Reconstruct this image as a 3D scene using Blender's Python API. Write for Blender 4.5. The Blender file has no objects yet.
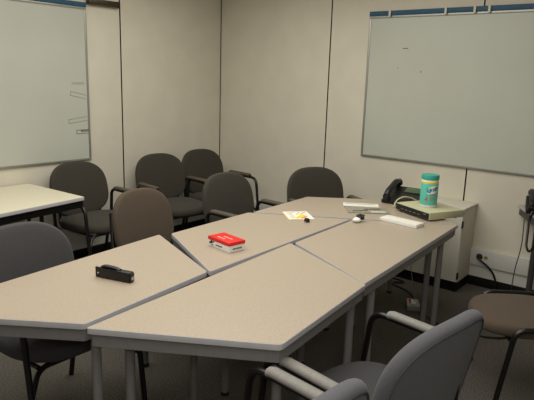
import bpy, bmesh, math, random
from mathutils import Vector, Matrix
random.seed(7)
PI = math.pi
COL = bpy.context.scene.collection
D = bpy.data

# ------------------------------------------------------------------ materials
def srgb(r, g, b):
    f = lambda c: (c/255/12.92) if c/255 <= .04045 else ((c/255+.055)/1.055)**2.4
    return (f(r), f(g), f(b), 1)

def mat(name, col, rough=.6, spec=.3, metal=0, noise=0, scale=60, bump=0, col2=None, bscale=None, detail=4, sheen=0, stretch=None):
    m = D.materials.new(name); m.use_nodes = True
    nt = m.node_tree; b = nt.nodes['Principled BSDF']
    b.inputs['Roughness'].default_value = rough
    b.inputs['Specular IOR Level'].default_value = spec
    b.inputs['Metallic'].default_value = metal
    if sheen: b.inputs['Sheen Weight'].default_value = sheen
    c = srgb(*col)
    tc = nt.nodes.new('ShaderNodeTexCoord')
    src = tc.outputs['Object']
    if stretch:
        mp = nt.nodes.new('ShaderNodeMapping'); mp.inputs['Scale'].default_value = stretch
        nt.links.new(src, mp.inputs['Vector']); src = mp.outputs['Vector']
    n = nt.nodes.new('ShaderNodeTexNoise'); n.inputs['Scale'].default_value = scale; n.inputs['Detail'].default_value = detail
    nt.links.new(src, n.inputs['Vector'])
    r = nt.nodes.new('ShaderNodeValToRGB')
    k = noise
    c2 = srgb(*col2) if col2 else tuple(min(1, v*(1+k)) for v in c[:3])+(1,)
    c1 = c if col2 else tuple(v*(1-k) for v in c[:3])+(1,)
    r.color_ramp.elements[0].color = c1; r.color_ramp.elements[0].position = .35
    r.color_ramp.elements[1].color = c2; r.color_ramp.elements[1].position = .65
    nt.links.new(n.outputs['Fac'], r.inputs['Fac']); nt.links.new(r.outputs['Color'], b.inputs['Base Color'])
    if bump:
        n2 = nt.nodes.new('ShaderNodeTexNoise'); n2.inputs['Scale'].default_value = bscale or scale; n2.inputs['Detail'].default_value = 3
        nt.links.new(src, n2.inputs['Vector'])
        bp = nt.nodes.new('ShaderNodeBump'); bp.inputs['Strength'].default_value = bump; bp.inputs['Distance'].default_value = .004
        nt.links.new(n2.outputs['Fac'], bp.inputs['Height']); nt.links.new(bp.outputs['Normal'], b.inputs['Normal'])
    return m

M = dict(
 wall=mat('wall_panel_vinyl', (207,201,184), .75, .2, noise=.025, scale=5, bump=.15, bscale=300),
 wall_low=mat('raceway_paint', (200,198,190), .6, .3, noise=.02, scale=6),
 ceiling=mat('ceiling_tile', (205,200,190), .9, .1, noise=.05, scale=80),
 joint=mat('joint_rubber', (30,27,24), .7, .2),
 joint_edge=mat('joint_bead', (222,212,190), .5, .3),
 cove=mat('cove_base_rubber', (18,16,15), .5, .3),
 carpet=mat('carpet_loop', (74,70,65), .95, .05, scale=120, bump=.8, bscale=260, col2=(110,105,97), detail=8),
 lam=mat('laminate_tan', (160,147,129), .36, .4, scale=140, col2=(172,158,139), detail=6, bump=.02, bscale=200),
 cream=mat('laminate_cream', (214,208,184), .4, .35, noise=.02, scale=90),
 band=mat('edge_band_grey', (172,170,171), .35, .4, noise=.03, scale=30),
 steel=mat('steel_grey_paint', (122,119,118), .45, .4, noise=.04, scale=40),
 steel_dk=mat('steel_dark_paint', (66,63,62), .45, .4, noise=.04, scale=40),
 black=mat('black_tube', (17,15,14), .32, .5, noise=.1, scale=50),
 fab=mat('fabric_charcoal', (58,55,48), .95, .1, scale=420, bump=.35, bscale=600, col2=(70,66,58), sheen=.08),
 fab_br=mat('fabric_brown', (76,66,55), .95, .1, scale=420, bump=.35, bscale=600, col2=(89,78,66), sheen=.08),
 fab_lit=mat('fabric_flash_lit', (86,86,90), .95, .1, scale=420, bump=.35, bscale=600, col2=(100,100,104), sheen=.1),  # chair fabric again, near flash light painted into the colour
 fab_half=mat('fabric_half_lit', (66,65,66), .95, .1, scale=420, bump=.35, bscale=600, col2=(78,77,77), sheen=.08),  # same fabric painted half lit, darker than the flash-lit copy
 pad=mat('arm_pad_dark', (84,77,66), .5, .35, noise=.05, scale=60),
 pad_lit=mat('arm_pad_lit', (130,126,120), .55, .3, noise=.05, scale=60),  # same arm pad, light painted in as a paler colour
 board=mat('whiteboard_enamel', (184,186,174), .3, .45, noise=.02, scale=3),
 alu=mat('aluminium', (158,158,150), .35, .5, metal=.5, noise=.03, scale=20),
 blue=mat('blue_rail', (44,82,104), .5, .3, noise=.08, scale=20),
 clip=mat('clip_cream', (205,200,184), .5, .3),
 bronze=mat('bronze_bar', (62,52,34), .35, .5, metal=.4, noise=.1, scale=20),
 ink=mat('marker_ink', (92,88,78), .8, .1),
 ink_lt=mat('marker_ghost', (146,144,132), .8, .1),
 red=mat('red_card', (206,38,30), .5, .3, noise=.04, scale=40),
 white=mat('white_card', (232,230,226), .6, .3, noise=.015, scale=40),
 offwhite=mat('off_white', (226,222,210), .6, .3, noise=.02, scale=40),
 txt_dk=mat('print_dark', (40,38,44), .7, .2),
 txt_wh=mat('print_white', (236,190,180), .7, .2),
 blkpl=mat('black_plastic', (20,19,18), .4, .45, noise=.1, scale=60),
 chrome=mat('chrome', (190,190,195), .15, .6, metal=1),
 beige=mat('beige_plastic', (186,184,150), .5, .35, noise=.02, scale=60),
 cab=mat('cabinet_white', (206,201,186), .5, .3, noise=.02, scale=12),
 teal=mat('teal_label', (92,192,174), .4, .4, noise=.03, scale=40),
 teal_lid=mat('teal_lid', (52,156,138), .4, .4, noise=.03, scale=40),
 yellow=mat('yellow_print', (226,206,40), .5, .3),
 blue_tx=mat('blue_print', (40,60,140), .5, .3),
 red_tx=mat('red_print', (204,40,48), .5, .3),
 lcd=mat('lcd_green', (74,92,62), .3, .5, noise=.05, scale=50),
 grey=mat('grey_print', (120,118,108), .6, .3, scale=90, col2=(165,160,140)),
 orange=mat('orange_print', (230,130,40), .6, .3),
 green_tx=mat('green_print', (120,140,70), .6, .3),
 brass=mat('brass', (190,170,90), .4, .4, metal=.3),
)

# ------------------------------------------------------------------ helpers
def obj(name, bm, m, parent=None, smooth=True, ang=40, mw=None):
    me = D.meshes.new(name)
    bmesh.ops.recalc_face_normals(bm, faces=bm.faces)
    bm.to_mesh(me); bm.free()
    ms = m if isinstance(m, (list, tuple)) else [m]
    for q in ms: me.materials.append(q)
    if smooth:
        me.polygons.foreach_set('use_smooth', [True]*len(me.polygons))
        me.set_sharp_from_angle(angle=math.radians(ang))
    o = D.objects.new(name, me); COL.objects.link(o)
    if parent: o.parent = parent
    if mw is not None: o.matrix_world = mw
    return o

def thing(name, label, cat, loc=(0,0,0), rz=0, group=None):
    o = D.objects.new(name, None); COL.objects.link(o)
    o.empty_display_size = .1
    o.location = loc; o.rotation_euler = (0,0,rz); o['label'] = label; o['category'] = cat
    if group: o['group'] = group
    return o

def tag(o, label, cat, group=None):
    o['label'] = label; o['category'] = cat
    if group: o['group'] = group
    return o

def struct(name, bm, m, parent=None, **k):
    o = obj(name, bm, m, parent, **k)
    if parent is None: o['kind'] = 'structure'
    return o

def B(bm, x0, x1, y0, y1, z0, z1, bev=0, mi=0, seg=2, rot=None):
    t = bmesh.new()
    vs = [t.verts.new((x, y, z)) for x in (x0, x1) for y in (y0, y1) for z in (z0, z1)]
    for f in ((0,1,3,2),(4,6,7,5),(0,4,5,1),(2,3,7,6),(0,2,6,4),(1,5,7,3)):
        t.faces.new([vs[i] for i in f])
    bmesh.ops.recalc_face_normals(t, faces=t.faces)
    if bev: bmesh.ops.bevel(t, geom=t.edges[:], offset=bev, segments=seg, affect='EDGES', profile=.6)
    return merge(bm, t, mi, rot)

def merge(bm, t, mi=0, mtx=None):
    mp = {}
    for v in t.verts: mp[v] = bm.verts.new(mtx @ v.co if mtx is not None else v.co)
    for f in t.faces:
        try: g = bm.faces.new([mp[v] for v in f.verts]); g.material_index = mi
        except ValueError: pass
    t.free(); return bm

def box(*a, **k): return B(bmesh.new(), *a, **k)

def fillet(pts, r, n=6):
    out = [Vector(pts[0])]
    for i in range(1, len(pts)-1):
        p, a, b = Vector(pts[i]), Vector(pts[i-1]), Vector(pts[i+1])
        da, db = (a-p), (b-p); rr = min(r, da.length*.49, db.length*.49)
        s, e = p+da.normalized()*rr, p+db.normalized()*rr
        for k in range(n+1):
            t = k/n; out.append((1-t)**2*s+2*t*(1-t)*p+t*t*e)
    out.append(Vector(pts[-1])); return out

def tube(bm, pts, r, seg=12, fr=.05, cap=True, sx=1, n=6, mi=0):
    P = fillet(pts, fr, n) if fr else [Vector(p) for p in pts]
    T = []
    for i in range(len(P)):
        a = P[max(i-1, 0)]; b = P[min(i+1, len(P)-1)]; T.append((b-a).normalized())
    up = Vector((0,0,1)) if abs(T[0].z) < .9 else Vector((1,0,0))
    N = (up-T[0]*up.dot(T[0])).normalized(); rings = []
    for i, p in enumerate(P):
        N = (N-T[i]*N.dot(T[i])).normalized(); Bn = T[i].cross(N)
        rings.append([bm.verts.new(p+(N*math.cos(2*PI*k/seg)*r+Bn*math.sin(2*PI*k/seg)*r*sx)) for k in range(seg)])
    for a, b in zip(rings, rings[1:]):
        for k in range(seg):
            f = bm.faces.new((a[k], a[(k+1)%seg], b[(k+1)%seg], b[k])); f.material_index = mi
    if cap:
        bm.faces.new(rings[0][::-1]).material_index = mi; bm.faces.new(rings[-1]).material_index = mi
    return bm

def lathe(bm, prof, c=(0,0,0), seg=32, mi=0, mi_of=None):
    rings = []
    for r, z in prof:
        rings.append([bm.verts.new((c[0]+r*math.cos(2*PI*k/seg), c[1]+r*math.sin(2*PI*k/seg), c[2]+z)) for k in range(seg)])
    for j, (a, b) in enumerate(zip(rings, rings[1:])):
        for k in range(seg):
            f = bm.faces.new((a[k], a[(k+1)%seg], b[(k+1)%seg], b[k])); f.material_index = mi_of(j) if mi_of else mi
    bm.faces.new(rings[0][::-1]); bm.faces.new(rings[-1])
    return bm

def superell(a, b, n_top, n_bot, N=72, taper=0):
    out = []
    for k in range(N):
        t = 2*PI*k/N; c, s = math.cos(t), math.sin(t); n = n_top if s > 0 else n_bot
        x = abs(c)**(2/n)*math.copysign(1, c)*a; y = abs(s)**(2/n)*math.copysign(1, s)*b
        x *= 1+taper*y/b
        out.append((x, y))
    return out

def cushion(outl, th, edge, fn, dome=.0, groove=False, rings=7):
    """closed upholstered pad; outl 2D outline, th thickness, edge = rounding; fn maps (u,v,w) to 3D"""
    bm = bmesh.new(); prof = []
    m = 6
    for i in range(rings):
        s = i/rings
        prof.append((s*.90, th/2+dome*(1-s*s)))
    for i in range(m+1):
        a = PI/2-PI*i/m
        prof.append((1-edge+edge*math.cos(a)*1.0, th/2*math.sin(a)))
    if groove: prof[rings] = (1-edge, th/2); 
    for i in range(rings-1, -1, -1):
        s = i/rings
        prof.append((s*.90, -th/2-dome*.3*(1-s*s)))
    R = []
    for s, w in prof:
        if s == 0: R.append([bm.verts.new(fn(0, 0, w))])
        else: R.append([bm.verts.new(fn(x*s, y*s, w)) for x, y in outl])
    N = len(outl)
    for a, b in zip(R, R[1:]):
        for k in range(N):
            if len(a) == 1: bm.faces.new((a[0], b[k], b[(k+1)%N]))
            elif len(b) == 1: bm.faces.new((a[k], b[0], a[(k+1)%N]))
            else: bm.faces.new((a[k], b[k], b[(k+1)%N], a[(k+1)%N]))
    return bm

def copy_tree(o, parent=None):
    c = o.copy(); COL.objects.link(c)
    if parent: c.parent = parent
    for ch in list(o.children): copy_tree(ch, c)
    return c

def remat(root, d):
    for ch in root.children_recursive:
        if ch.type == 'MESH' and ch.data.materials and ch.data.materials[0] in d:
            me = ch.data.copy(); me.materials[0] = d[me.materials[0]]; ch.data = me

def text_bm(s, size, fn, mi=0, bm=None, extr=0, sx=1):
    cu = D.curves.new('t', 'FONT'); cu.body = s; cu.size = size; cu.align_x = 'CENTER'; cu.align_y = 'CENTER'; cu.resolution_u = 3
    o = D.objects.new('t', cu); COL.objects.link(o)
    dg = bpy.context.evaluated_depsgraph_get(); dg.update()
    me = D.meshes.new_from_object(o.evaluated_get(dg))
    t = bmesh.new(); t.from_mesh(me)
    for v in t.verts: v.co = fn(v.co.x*sx, v.co.y)
    D.objects.remove(o); D.curves.remove(cu); D.meshes.remove(me)
    if bm is None: bm = bmesh.new()
    return merge(bm, t, mi)

def prism(bm, pts, z0, z1, bev=0, mi=0):
    t = bmesh.new()
    a = [t.verts.new((x, y, z0)) for x, y in pts]; b = [t.verts.new((x, y, z1)) for x, y in pts]
    t.faces.new(a[::-1]); t.faces.new(b); n = len(pts)
    for i in range(n): t.faces.new((a[i], a[(i+1)%n], b[(i+1)%n], b[i]))
    bmesh.ops.recalc_face_normals(t, faces=t.faces)
    if bev:
        es = [e for e in t.edges if abs(e.verts[0].co.z-e.verts[1].co.z) < 1e-6]
        bmesh.ops.bevel(t, geom=es, offset=bev, segments=2, affect='EDGES')
    return merge(bm, t, mi)

# ------------------------------------------------------------------ room
XR, YL, XB, YB, ZC = 3.45, 2.62, -3.4, -3.6, 2.62
struct('floor', box(XB-.1, XR+.1, YB-.1, YL+.1, -.05, 0), M['carpet'], smooth=False)
struct('ceiling', box(XB-.1, XR+.1, YB-.1, YL+.1, ZC, ZC+.05), M['ceiling'], smooth=False)
struct('wall_right', box(XR, XR+.1, YB-.1, YL+.1, 0, ZC), M['wall'], smooth=False)
struct('wall_left', box(XB-.1, XR, YL, YL+.1, 0, ZC), M['wall'], smooth=False)
struct('wall_back', box(XB-.1, XB, YB-.1, YL, 0, ZC), M['wall'], smooth=False)
struct('wall_near', box(XB, XR, YB-.1, YB, 0, ZC), M['wall'], smooth=False)
k = 0
def joint_r(y):
    global k; k += 1
    bm = box(XR-.0025, XR, y-.0055, y+.0055, .1, ZC)
    struct('trim_%d' % k, bm, M['joint'], smooth=False)
    k += 1
    struct('trim_%d' % k, box(XR-.004, XR, y+.0055, y+.011, .1, ZC), M['joint_edge'], smooth=False)
def joint_l(x):
    global k; k += 1
    struct('trim_%d' % k, box(x-.006, x+.006, YL-.0025, YL, .1, ZC), M['joint'], smooth=False)
    k += 1
    struct('trim_%d' % k, box(x+.006, x+.0125, YL-.004, YL, .1, ZC), M['joint_edge'], smooth=False)
for y in (1.235, -.135, -1.505, -2.875): joint_r(y)
for x in (2.145, .775, -.595, -1.965): joint_l(x)
k += 1; struct('trim_%d' % k, box(XR-.006, XR, YL-.006, YL, .1, ZC), M['joint'], smooth=False)
# rubber cove base and the low cable raceway
struct('baseboard_right', box(XR-.012, XR, YB, YL-.01, 0, .08, bev=.003), M['cove'])
struct('baseboard_left', box(XB, XR-.012, YL-.012, YL, 0, .08, bev=.003), M['cove'])
k += 1; struct('trim_%d' % k, box(XR-.030, XR, YB, YL-.03, .18, .318, bev=.004), M['wall_low'])
k += 1; struct('trim_%d' % k, box(XR-.014, XR, YB, YL-.03, .08, .18), M['wall_low'], smooth=False)
k += 1; struct('trim_%d' % k, box(XB, XR-.03, YL-.030, YL, .18, .318, bev=.004), M['wall_low'])
k += 1; struct('trim_%d' % k, box(XB, XR-.03, YL-.014, YL, .08, .18), M['wall_low'], smooth=False)

# ------------------------------------------------------------------ whiteboards
def frame_bars(p0, p1, z0, z1, w, d, wall):
    bm = bmesh.new()
    if wall == 'L':
        for a in ((p0, p1, z0, z0+w), (p0, p1, z1-w, z1), (p0, p0+w, z0+w, z1-w), (p1-w, p1, z0+w, z1-w)):
            B(bm, a[0], a[1], YL-d, YL-.001, a[2], a[3], bev=.002)
    else:
        for a in ((p0, p1, z0, z0+w), (p0, p1, z1-w, z1), (p0, p0+w, z0+w, z1-w), (p1-w, p1, z0+w, z1-w)):
            B(bm, XR-d, XR-.001, a[0], a[1], a[2], a[3], bev=.002)
    return bm
wb = thing('whiteboard', 'large whiteboard on the left wall with small sketched rectangles at its right edge', 'whiteboard', (.6, YL, .9))
inv = lambda t: Matrix.Translation(-Vector(t.location))
def part(name, bm, m, t, **kw):      # world-space mesh put under an unrotated thing
    bm.transform(Matrix.Translation(-Vector(t.location))); return obj(name, bm, m, t, **kw)
part('writing_surface', box(-.62, 1.775, YL-.012, YL-.001, .89, 2.15), M['board'], wb, smooth=False)
part('frame', frame_bars(-.64, 1.79, .875, 2.155, .018, .018, 'L'), M['alu'], wb)
part('top_rail', box(-.64, 1.79, YL-.024, YL-.001, 2.157, 2.194, bev=.003), M['blue'], wb)
bm = bmesh.new()
def rect_l(x0, x1, zc, h, a, t=.0035):
    R = Matrix.Translation((x0, YL-.0135, zc)) @ Matrix.Rotation(-a, 4, 'Y')
    L_ = x1-x0
    for b in ((0, L_, h/2-t, h/2), (0, L_, -h/2, -h/2+t), (0, t, -h/2, h/2)):
        B(bm, b[0], b[1], -.0006, .0006, b[2], b[3], rot=R)
rect_l(1.612, 1.765, 1.452, .036, -.22)
part('sketch_mark', bm, M['ink_lt'], wb, smooth=False)
bm = bmesh.new(); rect_l(1.585, 1.765, 1.215, .036, .13)
part('sketch_mark', bm, M['ink_lt'], wb, smooth=False)
bm = bmesh.new(); rect_l(1.655, 1.772, 1.125, .034, 0); rect_l(1.70, 1.772, 1.13, .012, .0)
part('sketch_mark', bm, M['ink'], wb, smooth=False)
bm = bmesh.new()
for i in range(7): B(bm, 1.63+i*.018, 1.642+i*.018, YL-.0142, YL-.013, 1.525, 1.545)
part('faint_writing', bm, mat('ghost_ink', (166,166,154)), wb, smooth=False)

wb = thing('whiteboard', 'large whiteboard on the right wall with cream clips along its blue top rail', 'whiteboard', (XR, 0, .9))
part('writing_surface', box(XR-.012, XR-.001, -1.60, .822, .975, 2.155), M['board'], wb, smooth=False)
part('frame', frame_bars(-1.615, .835, .958, 2.172, .018, .018, 'R'), M['alu'], wb)
part('top_rail', box(XR-.024, XR-.001, -1.615, .835, 2.174, 2.212, bev=.003), M['blue'], wb)
for y in (.64, .155, -.075, -.185, -.51):
    part('clip', box(XR-.036, XR-.024, y-.009, y+.009, 2.16, 2.218, bev=.003), M['clip'], wb)
for a_ in ((.455, .505, 1.90), (.32, .335, 1.71), (.53, .54, 1.74)):
    part('marker_dash', box(XR-.0135, XR-.012, a_[0], a_[1], a_[2], a_[2]+.006), M['ink'], wb, smooth=False)
bb = obj('wall_rail', bmesh.new(), M['bronze'])
D.objects.remove(bb)
wr = thing('wall_rail', 'dark bronze bar high on the left wall beside the whiteboard corner', 'rail', (1.96, YL, 2.2))
part('bar', box(1.80, 2.105, YL-.05, YL-.006, 2.185, 2.232, bev=.006), M['bronze'], wr)
part('end_cap', box(2.105, 2.113, YL-.053, YL-.006, 2.18, 2.236, bev=.003), M['black'], wr)

# ------------------------------------------------------------------ conference tables
HT = .737
TB = {'C': [(-.022,-.004),(1.353,.089),(1.072,-.542),(.350,-.610)],
      'A': [(-.40,.600),(-.002,.024),(.703,.094),(.958,.733)],
      'B': [(.708,.085),(2.064,.121),(1.723,.719),(1.016,.70)],
      'D': [(1.372,.076),(2.072,.104),(2.432,-.457),(1.077,-.532)],
      'E': [(1.752,.702),(2.443,-.465),(2.86,.15),(2.44,.732)]}
def roundpoly(P, r, n=4):
    out = []; m = len(P)
    for i in range(m):
        p, a, b = Vector(P[i]), Vector(P[i-1]), Vector(P[(i+1)%m])
        s = p+(a-p).normalized()*r; e = p+(b-p).normalized()*r
        for k_ in range(n+1):
            t = k_/n; out.append(tuple((1-t)**2*s+2*t*(1-t)*p+t*t*e))
    return out
def inset(P, d):
    # P counter-clockwise
    out = []; m = len(P)
    for i in range(m):
        p, a, b = Vector(P[i]), Vector(P[i-1]), Vector(P[(i+1)%m])
        e1 = (p-a).normalized(); e2 = (b-p).normalized()
        n1 = Vector((-e1.y, e1.x)); n2 = Vector((-e2.y, e2.x))
        bis = (n1+n2).normalized(); out.append(tuple(p+bis*(d/bis.dot(n1))))
    return out
def ccw(P):
    s = sum(P[i-1][0]*P[i][1]-P[i][0]*P[i-1][1] for i in range(len(P)))
    return P if s > 0 else P[::-1]
def table(P, label, lam, band, steel, H=HT, band_h=.026, apron=.052, legr=.019, acute=.13, name='trapezoid_table', nudge=(), group='trapezoid tables'):
    P = ccw(P)
    cx = sum(p[0] for p in P)/4; cy = sum(p[1] for p in P)/4
    t = thing(name, label, 'table', (cx, cy, 0), 0, group)
    Q = inset(P, .0005)
    part('tabletop', prism(bmesh.new(), roundpoly(inset(Q, .0035), .016), H-.024, H, bev=.0), lam, t, smooth=False)
    bm = bmesh.new(); o_ = roundpoly(Q, .018); i_ = roundpoly(inset(Q, .0035), .016); n = len(o_)
    vo = [[bm.verts.new((x, y, z)) for x, y in ring] for ring, z in ((i_, H-.0005), (inset(o_, .001), H-.001), (o_, H-.004), (o_, H-band_h+.003), (i_, H-band_h), (i_, H-.0005))]
    for a, b in zip(vo, vo[1:]):
        for q in range(n): bm.faces.new((a[q], a[(q+1)%n], b[(q+1)%n], b[q]))
    bmesh.ops.remove_doubles(bm, verts=bm.verts, dist=1e-6)
    part('edge_band', bm, band, t)
    bm = bmesh.new(); a_ = inset(Q, .012); b_ = inset(Q, .036)
    for q in range(4):
        prism(bm, ccw([a_[q], a_[(q+1)%4], b_[(q+1)%4], b_[q]]), H-band_h-apron, H-band_h, bev=.003)
    part('apron', bm, steel, t)
    for q in range(4):
        p, a, b = Vector(P[q]), Vector(P[q-1]), Vector(P[(q+1)%4])
        e1 = (a-p).normalized(); e2 = (b-p).normalized(); ang = math.acos(e1.dot(e2))
        ins = (.055 if ang > PI/2*1.05 else .042)/math.sin(ang/2)
        L0 = p+(e1+e2).normalized()*ins
        if ang < PI/2*.95:
            lng = e1 if (a-p).length > (b-p).length else e2
            L0 = L0+lng*(acute-.03)
        for nx, ny, dx, dy in nudge:
            if (L0-Vector((nx, ny))).length < .25: L0 = L0+Vector((dx, dy))
        bm = bmesh.new(); tube(bm, [(L0.x, L0.y, 0.02), (L0.x, L0.y, H-band_h-.001)], legr, seg=18, fr=0)
        lg = part('leg', bm, steel, t)
        bm = lathe(bmesh.new(), [(legr*.9, 0), (legr+.002, .004), (legr+.002, .018), (legr*.95, .022)], (L0.x, L0.y, 0), 18)
        part('foot', bm, M['blkpl'], t)
    return t
table(TB['C'], 'tan trapezoid table closest to the camera with empty top', M['lam'], M['band'], M['steel'], nudge=((.37, -.55, .03, .0),))
table(TB['A'], 'tan trapezoid table carrying the black hand-held device', M['lam'], M['band'], M['steel'], nudge=((.03, .06, .035, -.03),))
table(TB['B'], 'tan trapezoid table carrying the red and white box', M['lam'], M['band'], M['steel'])
table(TB['D'], 'tan trapezoid table carrying the long white packet and white cord ball', M['lam'], M['band'], M['steel'])
table(TB['E'], 'farthest tan trapezoid table under the phone and beige network box', M['lam'], M['band'], M['steel'])
table([(1.226, 1.865), (1.196, 2.60), (-.30, 2.60), (-.25, 1.70)], 'cream laminate side table against the wall under the left whiteboard', M['cream'], M['band'], M['black'],
      name='side_table', group='', acute=.03, legr=.015, nudge=((1.18, 1.91, -.25, .06),))
table([(3.42, -.56), (3.42, -2.1), (2.98, -2.1), (3.0, -.83)], 'tan side table against the right wall, holding the black phone with dangling cord', M['lam'], M['band'], M['steel_dk'], nudge=((3.37, -.62, 0, -.095),),
      name='side_table', group='', acute=.03, legr=.022)

# ------------------------------------------------------------------ chairs
def chair(name, label, arms=True, fab='fab', pad='pad', W=.28, piping=False, bd=.245, bw=.268, rx=.86, ry=.20):
    t = thing(name, label, 'chair')
    F, TBm = M[fab], M['black']
    bw = bw if arms else .238; bh = .226 if arms else .226
    # seat cushion
    sw = .265 if arms else .245
    ol = superell(sw, .25, 3.2, 2.7, 72, taper=.03)
    def fs(u, v, w):
        z = .435+w - max(0, -v-.12)**2*.9 - .12*u*u*0
        return Vector((u, v, z))
    obj('seat', cushion(ol, .062, .07, fs, dome=.012), M['fab_half'] if piping else F, t, ang=80)  # near chairs: seat shade painted in with the darker fabric copy
    # backrest
    ol = superell(bw, bh, 2.7, 3.0, 84, taper=-.02)
    tilt = math.radians(11)
    def fb(u, v, w):
        y = bd + w - .55*u*u + .10*v*v
        z = v
        return Vector((u, y*1+math.sin(tilt)*(z+bh), .442+bh+z*math.cos(tilt)-(w)*math.sin(tilt)))
    bk = obj('backrest', cushion(ol, .05, .075, lambda u, v, w: fb(u, v, -w), dome=.010), F, t, ang=80)
    if piping:
        bm = bmesh.new()
        for sgn in (1,):
            pts = [fb(x*.93, y*.92, sgn*.0255) for x, y in ol]
            n = len(pts); rs = []
            for i_, p in enumerate(pts):
                tt = (pts[(i_+1)%n]-pts[i_-1]).normalized(); nn = Vector((0, 1, 0)); nn = (nn-tt*nn.dot(tt)).normalized(); b_ = tt.cross(nn)
                rs.append([bm.verts.new(p+nn*.0035*math.cos(a)+b_*.0045*math.sin(a)) for a in (0, PI/3, 2*PI/3, PI, 4*PI/3, 5*PI/3)])
            for i_ in range(n):
                for q in range(6): bm.faces.new((rs[i_][q], rs[i_][(q+1)%6], rs[(i_+1)%n][(q+1)%6], rs[(i_+1)%n][q]))
        obj('piping', bm, M['pipe'], bk)
    r = .0135
    if arms:
        za = .637
        for s in (-1, 1):
            x = s*W
            bm = bmesh.new()   # front leg rises to the arm and turns back
            tube(bm, [(x, -.315, .0), (x, -.235, za), (x, -.09, za)], r, fr=.075)
            obj('leg', bm, TBm, t)
            bm = bmesh.new()
            if piping: tube(bm, [(x, -.095, za), (x, .16, za+.004), (x*.84, .255, za-.01)], r, fr=.06)
            else: tube(bm, [(x, -.095, za), (x, ry, za+.004), (x*(rx+.1), ry, .40), (x*rx, ry, .36)], r, fr=.06)
            ar = obj('armrest', bm, TBm, t)
            bm = bmesh.new(); tube(bm, [(x, -.145, za+.013), (x, -.130, za+.018), (x, .13, za+.018), (x, .145, za+.013)], .017, seg=14, fr=0, sx=1.45)
            obj('arm_pad', bm, M[pad], ar)
            bm = bmesh.new()   # rear leg
            tube(bm, [(x*rx, ry-.005, .375), (x*(rx-.04), ry+.06, 0)], r, fr=0)
            obj('leg', bm, TBm, t)
        bm = bmesh.new(); tube(bm, [(-W, -.277, .30), (-.20, -.20, .385), (.20, -.20, .385), (W, -.277, .30)], r*.9, fr=.05)
        tube(bm, [(-.20, -.20, .388), (-.21, .22, .385), (.21, .22, .385), (.20, -.20, .388)], r*.8, fr=.03)
        obj('seat_frame', bm, TBm, t)
        for s in (-1, 1):
            bm = bmesh.new(); tube(bm, [(s*.21, .18, .385), (s*.20, bd+.01, .42), (s*.17, bd+.025, .57)], r*.9, fr=.04)
            obj('back_bracket', bm, TBm, t)
    else:
        for s in (-1, 1):
            x = s*.25
            bm = bmesh.new(); tube(bm, [(x, -.18, 0), (x*1.02, -.115, .463), (x*1.02, .10, .463)], r, fr=.06); obj('leg', bm, TBm, t)
            bm = bmesh.new(); tube(bm, [(x*1.02, .09, .463), (x*.98, .262, .463), (x*.84, .325, .76)], r, fr=.07); obj('back_upright', bm, TBm, t)
            bm = bmesh.new(); tube(bm, [(x*1.02, .12, .455), (x, .29, 0)], r, fr=0); obj('leg', bm, TBm, t)
        bm = bmesh.new(); tube(bm, [(-.25, -.12, .39), (.25, -.12, .39)], r*.8, fr=0)
        obj('seat_frame', bm, TBm, t)
    return t
M['pipe'] = mat('piping_dark', (78,78,84), .8, .1)

GR = 'office chairs around the room'
c1 = chair('office_armchair', 'charcoal armchair against the left wall beside the cream side table')
def put(o, x, y, th, label=None):
    o.location = (x, y, 0); o.rotation_euler = (0, 0, th)
    if label: o['label'] = label
    o['group'] = GR
    return o
put(c1, 1.55, 2.18, 0)
put(copy_tree(c1), 2.36, 2.14, -.16, 'middle charcoal armchair of the three along the left wall')
put(copy_tree(c1), 2.925, 2.12, -.08, 'charcoal armchair in the room corner, rightmost along the left wall')
put(copy_tree(c1), 2.09, .985, -.04, 'charcoal armchair pushed in behind the table with the red and white box')
put(copy_tree(c1), 2.735, .705, -.50, 'charcoal armchair behind the farthest table, below the joint beside the right whiteboard')
c8 = chair('office_armchair', 'armchair painted flash-lit blue-grey, seen from behind, standing at the right side of the nearest table', fab='fab_lit', pad='pad_lit', piping=True, bd=.235, bw=.290, W=.318, rx=.60, ry=.22)
put(c8, .685, -.785, PI-.155)
c9 = put(copy_tree(c8), -.05, -.725, PI-.11, 'armchair painted flash-lit blue-grey, at the bottom edge, only its rounded back top and one arm showing')
c9.scale = (1, 1, 1.025)
c4 = chair('side_chair', 'armless brown chair pushed in behind the tables, in front of the wall armchairs', arms=False, fab='fab_br')
put(c4, 1.22, .93, 0)
c6 = put(copy_tree(c1), .235, .645, 0, 'armchair painted half-lit slate, at the left edge, its seat showing under the table with the black device')
remat(c6, {M['fab']: M['fab_half']}); c6.scale = (1, 1, 1)  # same fabric recoloured to carry the light on this chair
put(copy_tree(c4), 1.955, -1.0, PI+.62, 'armless brown chair at the right edge, facing the tables, its seat empty')

# ------------------------------------------------------------------ low cabinet
cb = thing('storage_cabinet', 'low white storage cabinet against the right wall behind the farthest table', 'cabinet', (3.29, .02, 0))
part('carcass', box(3.165, 3.432, -.25, .30, .085, .672, bev=.003), M['cab'], cb)
part('cabinet_top', box(3.14, 3.445, -.258, .308, .672, .690, bev=.004), M['cab'], cb)
part('toe_kick', box(3.175, 3.43, -.24, .29, 0, .085), M['cove'], cb, smooth=False)
for y0, y1, hy in ((-.246, .020, -.246), (.026, .296, .296)):
    d = part('door', box(3.148, 3.165, y0, y1, .09, .668, bev=.002), M['cab'], cb)
    for z in (.14, .56):
        hb = bmesh.new(); s = 1 if hy > 0 else -1
        B(hb, 3.145, 3.172, hy-.006 if s < 0 else hy-.002, hy+.002 if s < 0 else hy+.006, z-.028, z+.028)
        hb.transform(Matrix.Translation(-Vector(cb.location))); obj('hinge', hb, M['blkpl'], d)

# ------------------------------------------------------------------ things on the tables
def frame_from(p0, p1):   # rotation with local x along p0->p1 in plan
    return math.atan2(p1[1]-p0[1], p1[0]-p0[0])

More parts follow.
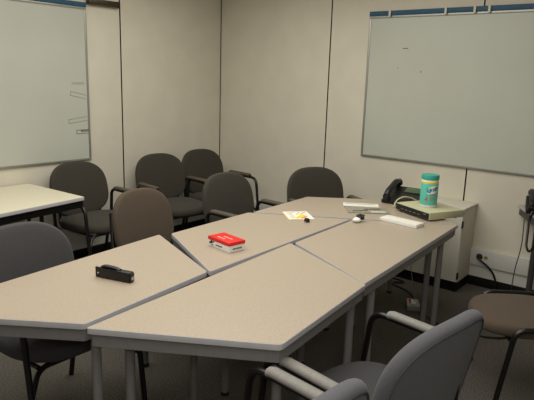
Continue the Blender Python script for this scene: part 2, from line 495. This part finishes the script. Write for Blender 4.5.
# red and white box: near corner n, left l, right r
n = (.973, .206); l = (1.003, .388); r = (1.074, .187)
L1 = .178; W1 = .104; H1 = .052
t = thing('cardboard_box', 'small white cardboard box with a bright red lid on the table', 'box', (n[0], n[1], HT+.001), frame_from(n, l))
obj('box_body', box(0, L1, -W1, 0, 0, H1, bev=.002), M['white'], t)
obj('lid', box(-.003, L1+.003, -W1-.003, .003, H1-.016, H1+.002, bev=.002), M['red'], t)
bm = bmesh.new()
for i, (a, b) in enumerate(((.045, .12), (.075, .135))):
    x_ = a
    while x_ < b:
        w_ = random.uniform(.006, .012); B(bm, x_, x_+w_, -.045-.028*(1-i)+.012, -.037-.028*(1-i)+.012, H1+.0018, H1+.0026); x_ += w_+.003
obj('lid_print', bm, M['txt_wh'], t, smooth=False)
bm = bmesh.new()
x_ = .06
while x_ < .115:
    w_ = random.uniform(.004, .008); B(bm, x_, x_+w_, -.0002, .0006, .014, .021); x_ += w_+.002
y_ = -.085
while y_ < -.03:
    w_ = random.uniform(.004, .008); B(bm, -.0006, .0002, y_, y_+w_, .013, .021); y_ += w_+.002
lathe(bm, [(.009, 0), (.009, .0008)], (0, 0, 0), 14)
bm2 = bmesh.new()
for px, pz, rr in ((.150, .026, .009), (.165, .020, .007), (.145, .010, .005), (.132, .030, .005)):
    q = bmesh.new(); lathe(q, [(rr, 0), (rr, .0009)], seg=12); merge(bm2, q, 0, Matrix.Translation((px, 0, pz)) @ Matrix.Rotation(-PI/2, 4, 'X'))
bmesh.ops.delete(bm, geom=[v for v in bm.verts if abs(v.co.z) < .001 or v.co.length < .0095], context='VERTS')
obj('side_print', bm, M['txt_dk'], t, smooth=False)
obj('side_picture', bm2, M['txt_dk'], t, smooth=False)

# black hand-held device
a = (.306, .408); b = (.361, .224)
t = thing('handheld_device', 'black elongated hand-held device with chrome end lying on the table', 'device', (a[0], a[1], HT+.001), frame_from(a, b))
Ld = .192
obj('body', box(.030, Ld-.008, 0, .032, 0, .046, bev=.004), M['blkpl'], t)
bm = box(0, .034, .003, .010, .0, .048, bev=.002)
obj('end_plate', bm, M['blkpl'], t)
q = bmesh.new(); lathe(q, [(.0045, -.001), (.0045, .001)], seg=14); q.transform(Matrix.Translation((.016, .0025, .022)) @ Matrix.Rotation(PI/2, 4, 'X'))
obj('screw', q, M['chrome'], t)
bm = bmesh.new(); tube(bm, [(.028, .016, .046), (.045, .016, .054), (.105, .016, .052), (.125, .016, .045)], .007, seg=12, fr=.012, sx=1.6)
obj('lever', bm, M['blkpl'], t)
bm = box(Ld-.009, Ld-.002, .002, .030, .002, .043, bev=.003)
obj('end_cap', bm, M['blkpl'], t)
q = bmesh.new(); lathe(q, [(.009, 0), (.009, .003), (.006, .004)], seg=20); q.transform(Matrix.Translation((Ld-.003, .014, .02)) @ Matrix.Rotation(PI/2, 4, 'Y'))
obj('lens', q, M['chrome'], t)

# printed card
P = [(1.907, .553), (1.755, .398), (1.888, .285), (2.063, .461)]
o0 = Vector(P[1]); u = Vector(P[2])-o0; v = Vector(P[0])-o0
w2 = u.length; h2 = v.length
t = thing('printed_card', 'pale printed card with orange and yellow picture lying across the table seam', 'card', (o0.x, o0.y, HT+.0015), math.atan2(u.y, u.x))
obj('sheet', box(0, w2, 0, h2, 0, .0012), M['offwhite'], t, smooth=False)
def strip(bm, x0, y0, x1, y1, w, z=.0012):
    d = Vector((x1-x0, y1-y0)); L_ = d.length; R = Matrix.Translation((x0, y0, z)) @ Matrix.Rotation(math.atan2(d.y, d.x), 4, 'Z')
    B(bm, 0, L_, -w/2, w/2, 0, .0006, rot=R)
bm = bmesh.new(); strip(bm, .004, .008, .004, h2*.98, .004); strip(bm, .02, .005, w2*.4, .005, .008); strip(bm, .06, .03, .13, .12, .03)
obj('yellow_print', bm, M['yellow'], t, smooth=False)
bm = bmesh.new(); strip(bm, .09, .025, .14, .085, .018); obj('orange_print', bm, M['orange'], t, smooth=False)
for a_ in ((.11, .015, .125, .04, .012), (.02, .17, .08, .185, .005), (.12, .15, .15, .18, .006)):
    bm = bmesh.new(); strip(bm, *a_); obj('red_print', bm, M['red_tx'], t, smooth=False)
bm = bmesh.new()
for i in range(5): strip(bm, .02+.003*i, .04+.027*i, .055, .05+.028*i, .004)
strip(bm, .08, .13, .12, .2, .004); strip(bm, .10, .13, .155, .19, .004)
obj('green_print', bm, M['green_tx'], t, smooth=False)

# small black cap
t = thing('bottle_cap', 'tiny black rounded cap beside the printed card', 'cap', (1.795, .285, HT+.001), .3)
obj('cap_body', lathe(bmesh.new(), [(.014, 0), (.018, .003), (.019, .012), (.015, .021), (.006, .025)], seg=24), M['blkpl'], t)
bm = bmesh.new(); tube(bm, [(-.012, 0, .005), (-.035, .008, .003), (-.05, .004, .003)], .0022, seg=8, fr=.01); obj('stem', bm, M['clip'], t)

# cord ball: white lump wrapped with black cord
t = thing('cord_bundle', 'small black and white bundle of cord near the table seam', 'cord', (2.035, .052, HT+.001))
t.scale = (1.25, 1.25, 1.25)
bm = bmesh.new(); bmesh.ops.create_icosphere(bm, subdivisions=3, radius=.02)
for v_ in bm.verts: v_.co = Vector((v_.co.x*1.3-.012, v_.co.y*1.05, v_.co.z*.6+.012+.002*math.sin(v_.co.x*300)))
obj('white_wrap', bm, M['white'], t)
bm = bmesh.new(); pts = []
for i in range(60):
    a_ = i*.62; rr = .017+.003*math.sin(i*1.7); pts.append((.012+rr*math.cos(a_)*math.cos(i*.13), -.006+rr*math.sin(a_), .021+.014*math.sin(i*.35)*math.cos(a_*.5)))
tube(bm, pts, .0042, seg=6, fr=0); obj('black_cord', bm, M['blkpl'], t)

# brochures under clear cover
t = thing('brochure', 'grey picture brochure lying open on the farthest table', 'brochure', (2.375, .17, HT+.0015), -.93)
obj('cover', box(-.145, .145, -.10, .075, 0, .004, bev=.001), M['grey'], t)
bm = bmesh.new(); strip(bm, -.11, -.06, .0, -.03, .03, .004); strip(bm, -.02, .0, .10, .02, .03, .004); obj('dark_picture', bm, mat('print_brown', (96,84,70)), t, smooth=False)
bm = bmesh.new(); strip(bm, .02, -.07, .12, -.06, .02, .004); obj('pale_picture', bm, M['offwhite'], t, smooth=False)
t = thing('paper_leaflet', 'cream folded leaflet tucked against the grey brochure', 'leaflet', (2.463, .262, HT+.006), -.99)
bm = bmesh.new(); B(bm, -.135, .12, -.045, .045, 0, .003, rot=Matrix.Rotation(.04, 4, 'X')); obj('fold', bm, M['offwhite'], t, smooth=False)
bm = bmesh.new(); strip(bm, -.12, .02, .1, .02, .012, .0034); obj('blue_line', bm, mat('print_blue_pale', (120,140,150)), t, smooth=False)

# white packet
p0 = (2.172, -.035); p1 = (2.143, -.315)
t = thing('paper_packet', 'long narrow white packet lying in front of the beige network box', 'packet', (2.21, -.17, HT+.001), frame_from(p0, p1))
obj('sleeve', box(-.135, .135, -.048, .048, 0, .020, bev=.002), M['white'], t)
obj('top_sheet', box(-.133, .133, -.044, .047, .0205, .0225, bev=.0006), M['offwhite'], t)

# network box
fl = (2.528, .03); fr_ = (2.375, -.288)
rz = frame_from(fr_, fl)       # local x along front, from right to left; depth is local -y
Lm = .345; Dm = .30; Hm = .050
t = thing('network_box', 'beige network box with a black front panel on the farthest table', 'network box', (fr_[0], fr_[1], HT+.001), rz)
obj('case', box(0, Lm, -Dm, 0, .008, Hm+.008, bev=.005), M['beige'], t)
obj('front_panel', box(.006, Lm-.006, -.002, .006, .012, Hm+.003, bev=.002), M['blkpl'], t)
bm = bmesh.new()
for i in range(5): B(bm, .09+i*.042, .112+i*.042, .0055, .007, .026, .031)
B(bm, .03, .055, .0055, .007, .040, .046)
obj('indicator_lights', bm, mat('panel_print', (120,124,120)), t, smooth=False)
for x_, y_ in ((.03, -.03), (Lm-.03, -.03), (.03, -Dm+.05), (Lm-.03, -Dm+.05)):
    obj('rubber_foot', lathe(bmesh.new(), [(.011, 0), (.012, .009)], (x_, y_, 0), 14), M['blkpl'], t)

# wipes canister on the network box
cz = HT+.001+Hm+.0088
t = thing('wipes_canister', 'teal and white disinfecting wipes canister standing on the beige network box', 'canister', (2.565, -.193, cz))
R_ = .058; Hc = .222
t.scale = (1, 1, 1)
def mio(j): return 0
obj('canister_body', lathe(bmesh.new(), [(R_*.93, 0), (R_, .006), (R_, Hc-.04), (R_*.99, Hc-.036), (R_*.95, Hc-.030)], seg=40), M['white'], t)
obj('lid', lathe(bmesh.new(), [(R_*.97, Hc-.032), (R_*1.03, Hc-.030), (R_*1.03, Hc-.006), (R_*.99, Hc), (R_*.6, Hc+.001)], seg=40), M['teal_lid'], t)
obj('label', lathe(bmesh.new(), [(R_*1.004, .018), (R_*1.01, .019), (R_*1.01, Hc-.058), (R_*1.004, Hc-.057)], seg=48), M['teal'], t)
obj('yellow_band', lathe(bmesh.new(), [(R_*1.004, Hc-.057), (R_*1.012, Hc-.0565), (R_*1.012, Hc-.045), (R_*1.004, Hc-.0445)], seg=48), M['yellow'], t)
camdir = math.atan2(-1.658+.185, -1.081-2.56)
def wrap(off, z0, rr, shear=0):
    def f(u, v):
        a_ = camdir+off+u/rr; return Vector((rr*math.cos(a_), rr*math.sin(a_), z0+v+shear*u))
    return f
bm = bmesh.new(); N = 28; f = wrap(.42, .125, R_*1.03)
c_ = bm.verts.new(f(0, 0)); rg = []
for i in range(N):
    a_ = 2*PI*i/N; rg.append(bm.verts.new(f(.045*math.cos(a_), .028*math.sin(a_)+.012*math.cos(a_))))
for i in range(N): bm.faces.new((c_, rg[i], rg[(i+1)%N]))
obj('white_logo_patch', bm, M['white'], t, smooth=False)
obj('brand_name', text_bm('Lysol', .044, wrap(.42, .128, R_*1.05, .2)), M['blue_tx'], t, smooth=False)
obj('red_line', text_bm('WIPES', .014, wrap(.42, .092, R_*1.03, .1)), M['red_tx'], t, smooth=False)
obj('red_number', text_bm('4 in 1', .046, wrap(.42, .066, R_*1.03, .2)), M['red_tx'], t, smooth=False)

# cable loop beside the box
bm = bmesh.new(); tube(bm, [(2.575, .065, HT+.008), (2.60, .06, HT+.055), (2.66, .035, HT+.078), (2.74, .0, HT+.06), (2.80, -.07, HT+.008)], .0055, seg=8, fr=.06)
tag(obj('data_cable', bm, M['beige']), 'short beige cable arching behind the beige network box', 'cable')

# desk phone
def phone(label, x, y, z, rz, s=1):
    t = thing('desk_phone', label, 'phone', (x, y, z), rz); t.scale = (s, s, s)
    bm = bmesh.new()    # wedge base: low front (-y), high back
    pr = [(-.10, 0), (-.10, .022), (.02, .055), (.095, .088), (.105, .075), (.105, 0)]
    tt = bmesh.new(); a = [tt.verts.new((-.115, p, q)) for p, q in pr]; b = [tt.verts.new((.115, p, q)) for p, q in pr]
    tt.faces.new(a); tt.faces.new(b[::-1])
    for i in range(len(pr)): tt.faces.new((a[i], a[(i+1)%len(pr)], b[(i+1)%len(pr)], b[i]))
    bmesh.ops.recalc_face_normals(tt, faces=tt.faces); bmesh.ops.bevel(tt, geom=tt.edges[:], offset=.004, segments=2, affect='EDGES')
    merge(bm, tt); obj('base', bm, M['blkpl'], t)
    sl = math.atan2(.033, .075); R = Matrix.Translation((0, .058, .073)) @ Matrix.Rotation(sl, 4, 'X')
    obj('screen', B(bmesh.new(), -.015, .085, -.028, .024, 0, .004, rot=R, bev=.001), M['lcd'], t)
    R = Matrix.Translation((0, -.035, .041)) @ Matrix.Rotation(math.atan2(.033, .12), 4, 'X'); bm = bmesh.new()
    for i in range(4):
        for j in range(4): B(bm, -.012+i*.020, .001+i*.020, -.045+j*.019, -.034+j*.019, 0, .005, rot=R)
    obj('keypad', bm, mat('keys_grey', (62,60,56)), t, smooth=False)
    bm = bmesh.new()    # handset lying in cradle on the left
    tube(bm, [(-.082, -.10, .052), (-.082, -.07, .080), (-.082, .06, .125), (-.082, .105, .112)], .015, seg=14, fr=.04, sx=1.3)
    hs = obj('handset', bm, M['blkpl'], t)
    for p, q, w in ((-.095, .045, .024), (.098, .112, .024)):
        qq = bmesh.new(); lathe(qq, [(w*.8, -.022), (w, -.016), (w, .006), (w*.7, .015)], seg=20); qq.transform(Matrix.Translation((-.082, p, q)) @ Matrix.Rotation(.36, 4, 'X'))
        obj('earpiece', qq, M['blkpl'], hs)
    return t
ph = phone('black desk phone with a green screen at the far side of the farthest table', 2.80, .09, HT+.001, -1.5, 1.18)
bm = bmesh.new(); lathe(bm, [(.010, 0), (.010, .004)], seg=14); bm.transform(Matrix.Translation((-.082, .104, .128)) @ Matrix.Rotation(.36, 4, 'X'))
obj('glint_disc', bm, M['chrome'], ph)
phone('black desk phone at the right edge on the side table', 3.25, -.79, HT+.001, -1.3, 1.1)
def coil(bm, pts, R0, r0, turns):
    P = fillet(pts, .05, 10); L_ = [0]
    for a, b in zip(P, P[1:]): L_.append(L_[-1]+(b-a).length)
    out = []; n = turns*8
    for i in range(n+1):
        s = L_[-1]*i/n; j = max(q for q in range(len(L_)) if L_[q] <= s+1e-9); j = min(j, len(P)-2)
        f_ = (s-L_[j])/max(L_[j+1]-L_[j], 1e-9); p = P[j].lerp(P[j+1], f_); T = (P[j+1]-P[j]).normalized()
        up = Vector((.3, 1, .1)); N_ = (up-T*up.dot(T)).normalized(); B_ = T.cross(N_); a_ = 2*PI*i/8
        out.append(p+N_*R0*math.cos(a_)+B_*R0*math.sin(a_))
    tube(bm, out, r0, seg=5, fr=0)
bm = bmesh.new(); coil(bm, [(3.13, -.74, .757), (3.0, -.76, .755), (2.965, -.76, .70), (2.965, -.762, .54), (2.965, -.785, .50), (2.965, -.81, .54), (2.965, -.81, .70), (3.0, -.81, .755), (3.14, -.80, .757)], .007, .003, 100)
tag(obj('coiled_cord', bm, M['blkpl']), 'black coiled phone cord hanging in a loop from the right side table', 'cord')
bm = bmesh.new(); tube(bm, [(3.09, -.70, .70), (3.12, -.70, .5), (3.30, -.63, .25), (3.40, -.60, .01)], .0035, seg=8, fr=.1)
tag(obj('thin_cable', bm, M['steel_dk']), 'thin dark cable running down to the floor from the right side table', 'cable')

# outlet plug and its cord
t = thing('wall_outlet', 'small brass outlet set in the low white wall raceway', 'outlet', (XR-.030, -.375, .262))
q = bmesh.new(); lathe(q, [(.016, 0), (.016, .003), (.012, .005)], seg=20); q.transform(Matrix.Rotation(-PI/2, 4, 'Y'))
obj('outlet_face', q, M['brass'], t)
bm = bmesh.new(); B(bm, -.007, -.004, -.006, -.003, -.005, .005); B(bm, -.007, -.004, .003, .006, -.005, .005); obj('slots', bm, M['blkpl'], t, smooth=False)
t = thing('power_plug', 'round black power plug with thick cord in the low white raceway', 'plug', (XR-.030, -.325, .258))
q = bmesh.new(); lathe(q, [(.024, 0), (.026, .006), (.020, .020), (.012, .034)], seg=20); q.transform(Matrix.Rotation(-PI/2, 4, 'Y'))
obj('plug_head', q, M['blkpl'], t)
bm = bmesh.new(); tube(bm, [(-.03, 0, 0), (-.045, -.02, -.015), (-.03, -.10, -.07), (-.015, -.15, -.15), (-.02, -.15, -.25)], .008, seg=10, fr=.05)
obj('plug_cord', bm, M['blkpl'], t)

# power adapter and cables under the table
t = thing('power_adapter', 'small grey power adapter with a red label on the carpet under the tables', 'adapter', (2.64, -.12, 0), .5)
obj('adapter_body', box(-.07, .07, -.045, .045, .001, .045, bev=.005), M['alu'], t)
obj('red_label', box(-.02, .05, -.03, .03, .0455, .047), M['red_tx'], t, smooth=False)
bm = bmesh.new(); B(bm, -.045, -.02, -.02, .02, .0455, .075, bev=.003); obj('socket', bm, M['offwhite'], t)
bm = bmesh.new(); tube(bm, [(2.60, -.15, .07), (2.64, -.08, .30), (2.64, -.03, .50), (2.60, -.03, .70)], .003, seg=8, fr=.1)
tag(obj('hanging_cable', bm, M['steel']), 'thin pale cable hanging from the farthest table to the adapter', 'cable')
bm = bmesh.new(); tube(bm, [(2.67, -.14, .012), (2.9, .0, .01), (2.98, .25, .01), (3.08, .12, .01), (3.12, .38, .01)], .007, seg=8, fr=.12)
tag(obj('floor_cable', bm, M['blkpl']), 'black cable lying on the carpet before the white cabinet', 'cable')
bm = bmesh.new(); tube(bm, [(2.60, -.21, .012), (2.45, -.38, .009), (2.50, -.75, .009), (2.9, -1.0, .009)], .006, seg=8, fr=.12)
tag(obj('extension_cord', bm, M['blkpl']), 'black cord running over the carpet from the adapter towards the right', 'cord')

# ------------------------------------------------------------------ light
def area(name, loc, sx, sy, p, col=(1, .972, .905), rot=(0, 0, 0)):
    l = D.lights.new(name, 'AREA'); l.shape = 'RECTANGLE'; l.size = sx; l.size_y = sy; l.energy = p; l.color = col
    o = D.objects.new(name, l); COL.objects.link(o); o.location = loc; o.rotation_euler = rot; return o
area('ceiling_lamp', (.9, .6, ZC-.03), 3.4, 2.6, 88)
area('ceiling_lamp', (-.6, -1.6, ZC-.03), 1.8, 1.4, 24)
fl_ = area('flash_lamp', (-1.05, -1.75, 1.80), .25, .2, 8, (1, .97, .93))
fl_.rotation_euler = (math.radians(76), 0, math.radians(-52))
w = D.worlds.new('world'); bpy.context.scene.world = w; w.use_nodes = True
w.node_tree.nodes['Background'].inputs[0].default_value = (.5, .48, .42, 1); w.node_tree.nodes['Background'].inputs[1].default_value = .3

# ------------------------------------------------------------------ camera
cd = D.cameras.new('camera'); cam = D.objects.new('camera', cd); COL.objects.link(cam)
Rv = Vector((.6251092, -.77996283, .02994125)); Uv = Vector((.15036925, .15797887, .97592611)); Fv = Vector((.76591617, .60555814, -.21603647))
m = Matrix((Rv, Uv, -Fv)).transposed().to_4x4(); m.translation = (-1.08124351, -1.65841798, 1.63944193)
cam.matrix_world = m
cd.sensor_width = 36; cd.lens = 558.8577/534*36; cd.clip_start = .05
bpy.context.scene.camera = cam
sc = bpy.context.scene
sc.view_settings.view_transform = 'Standard'; sc.view_settings.look = 'None'; sc.view_settings.exposure = 0
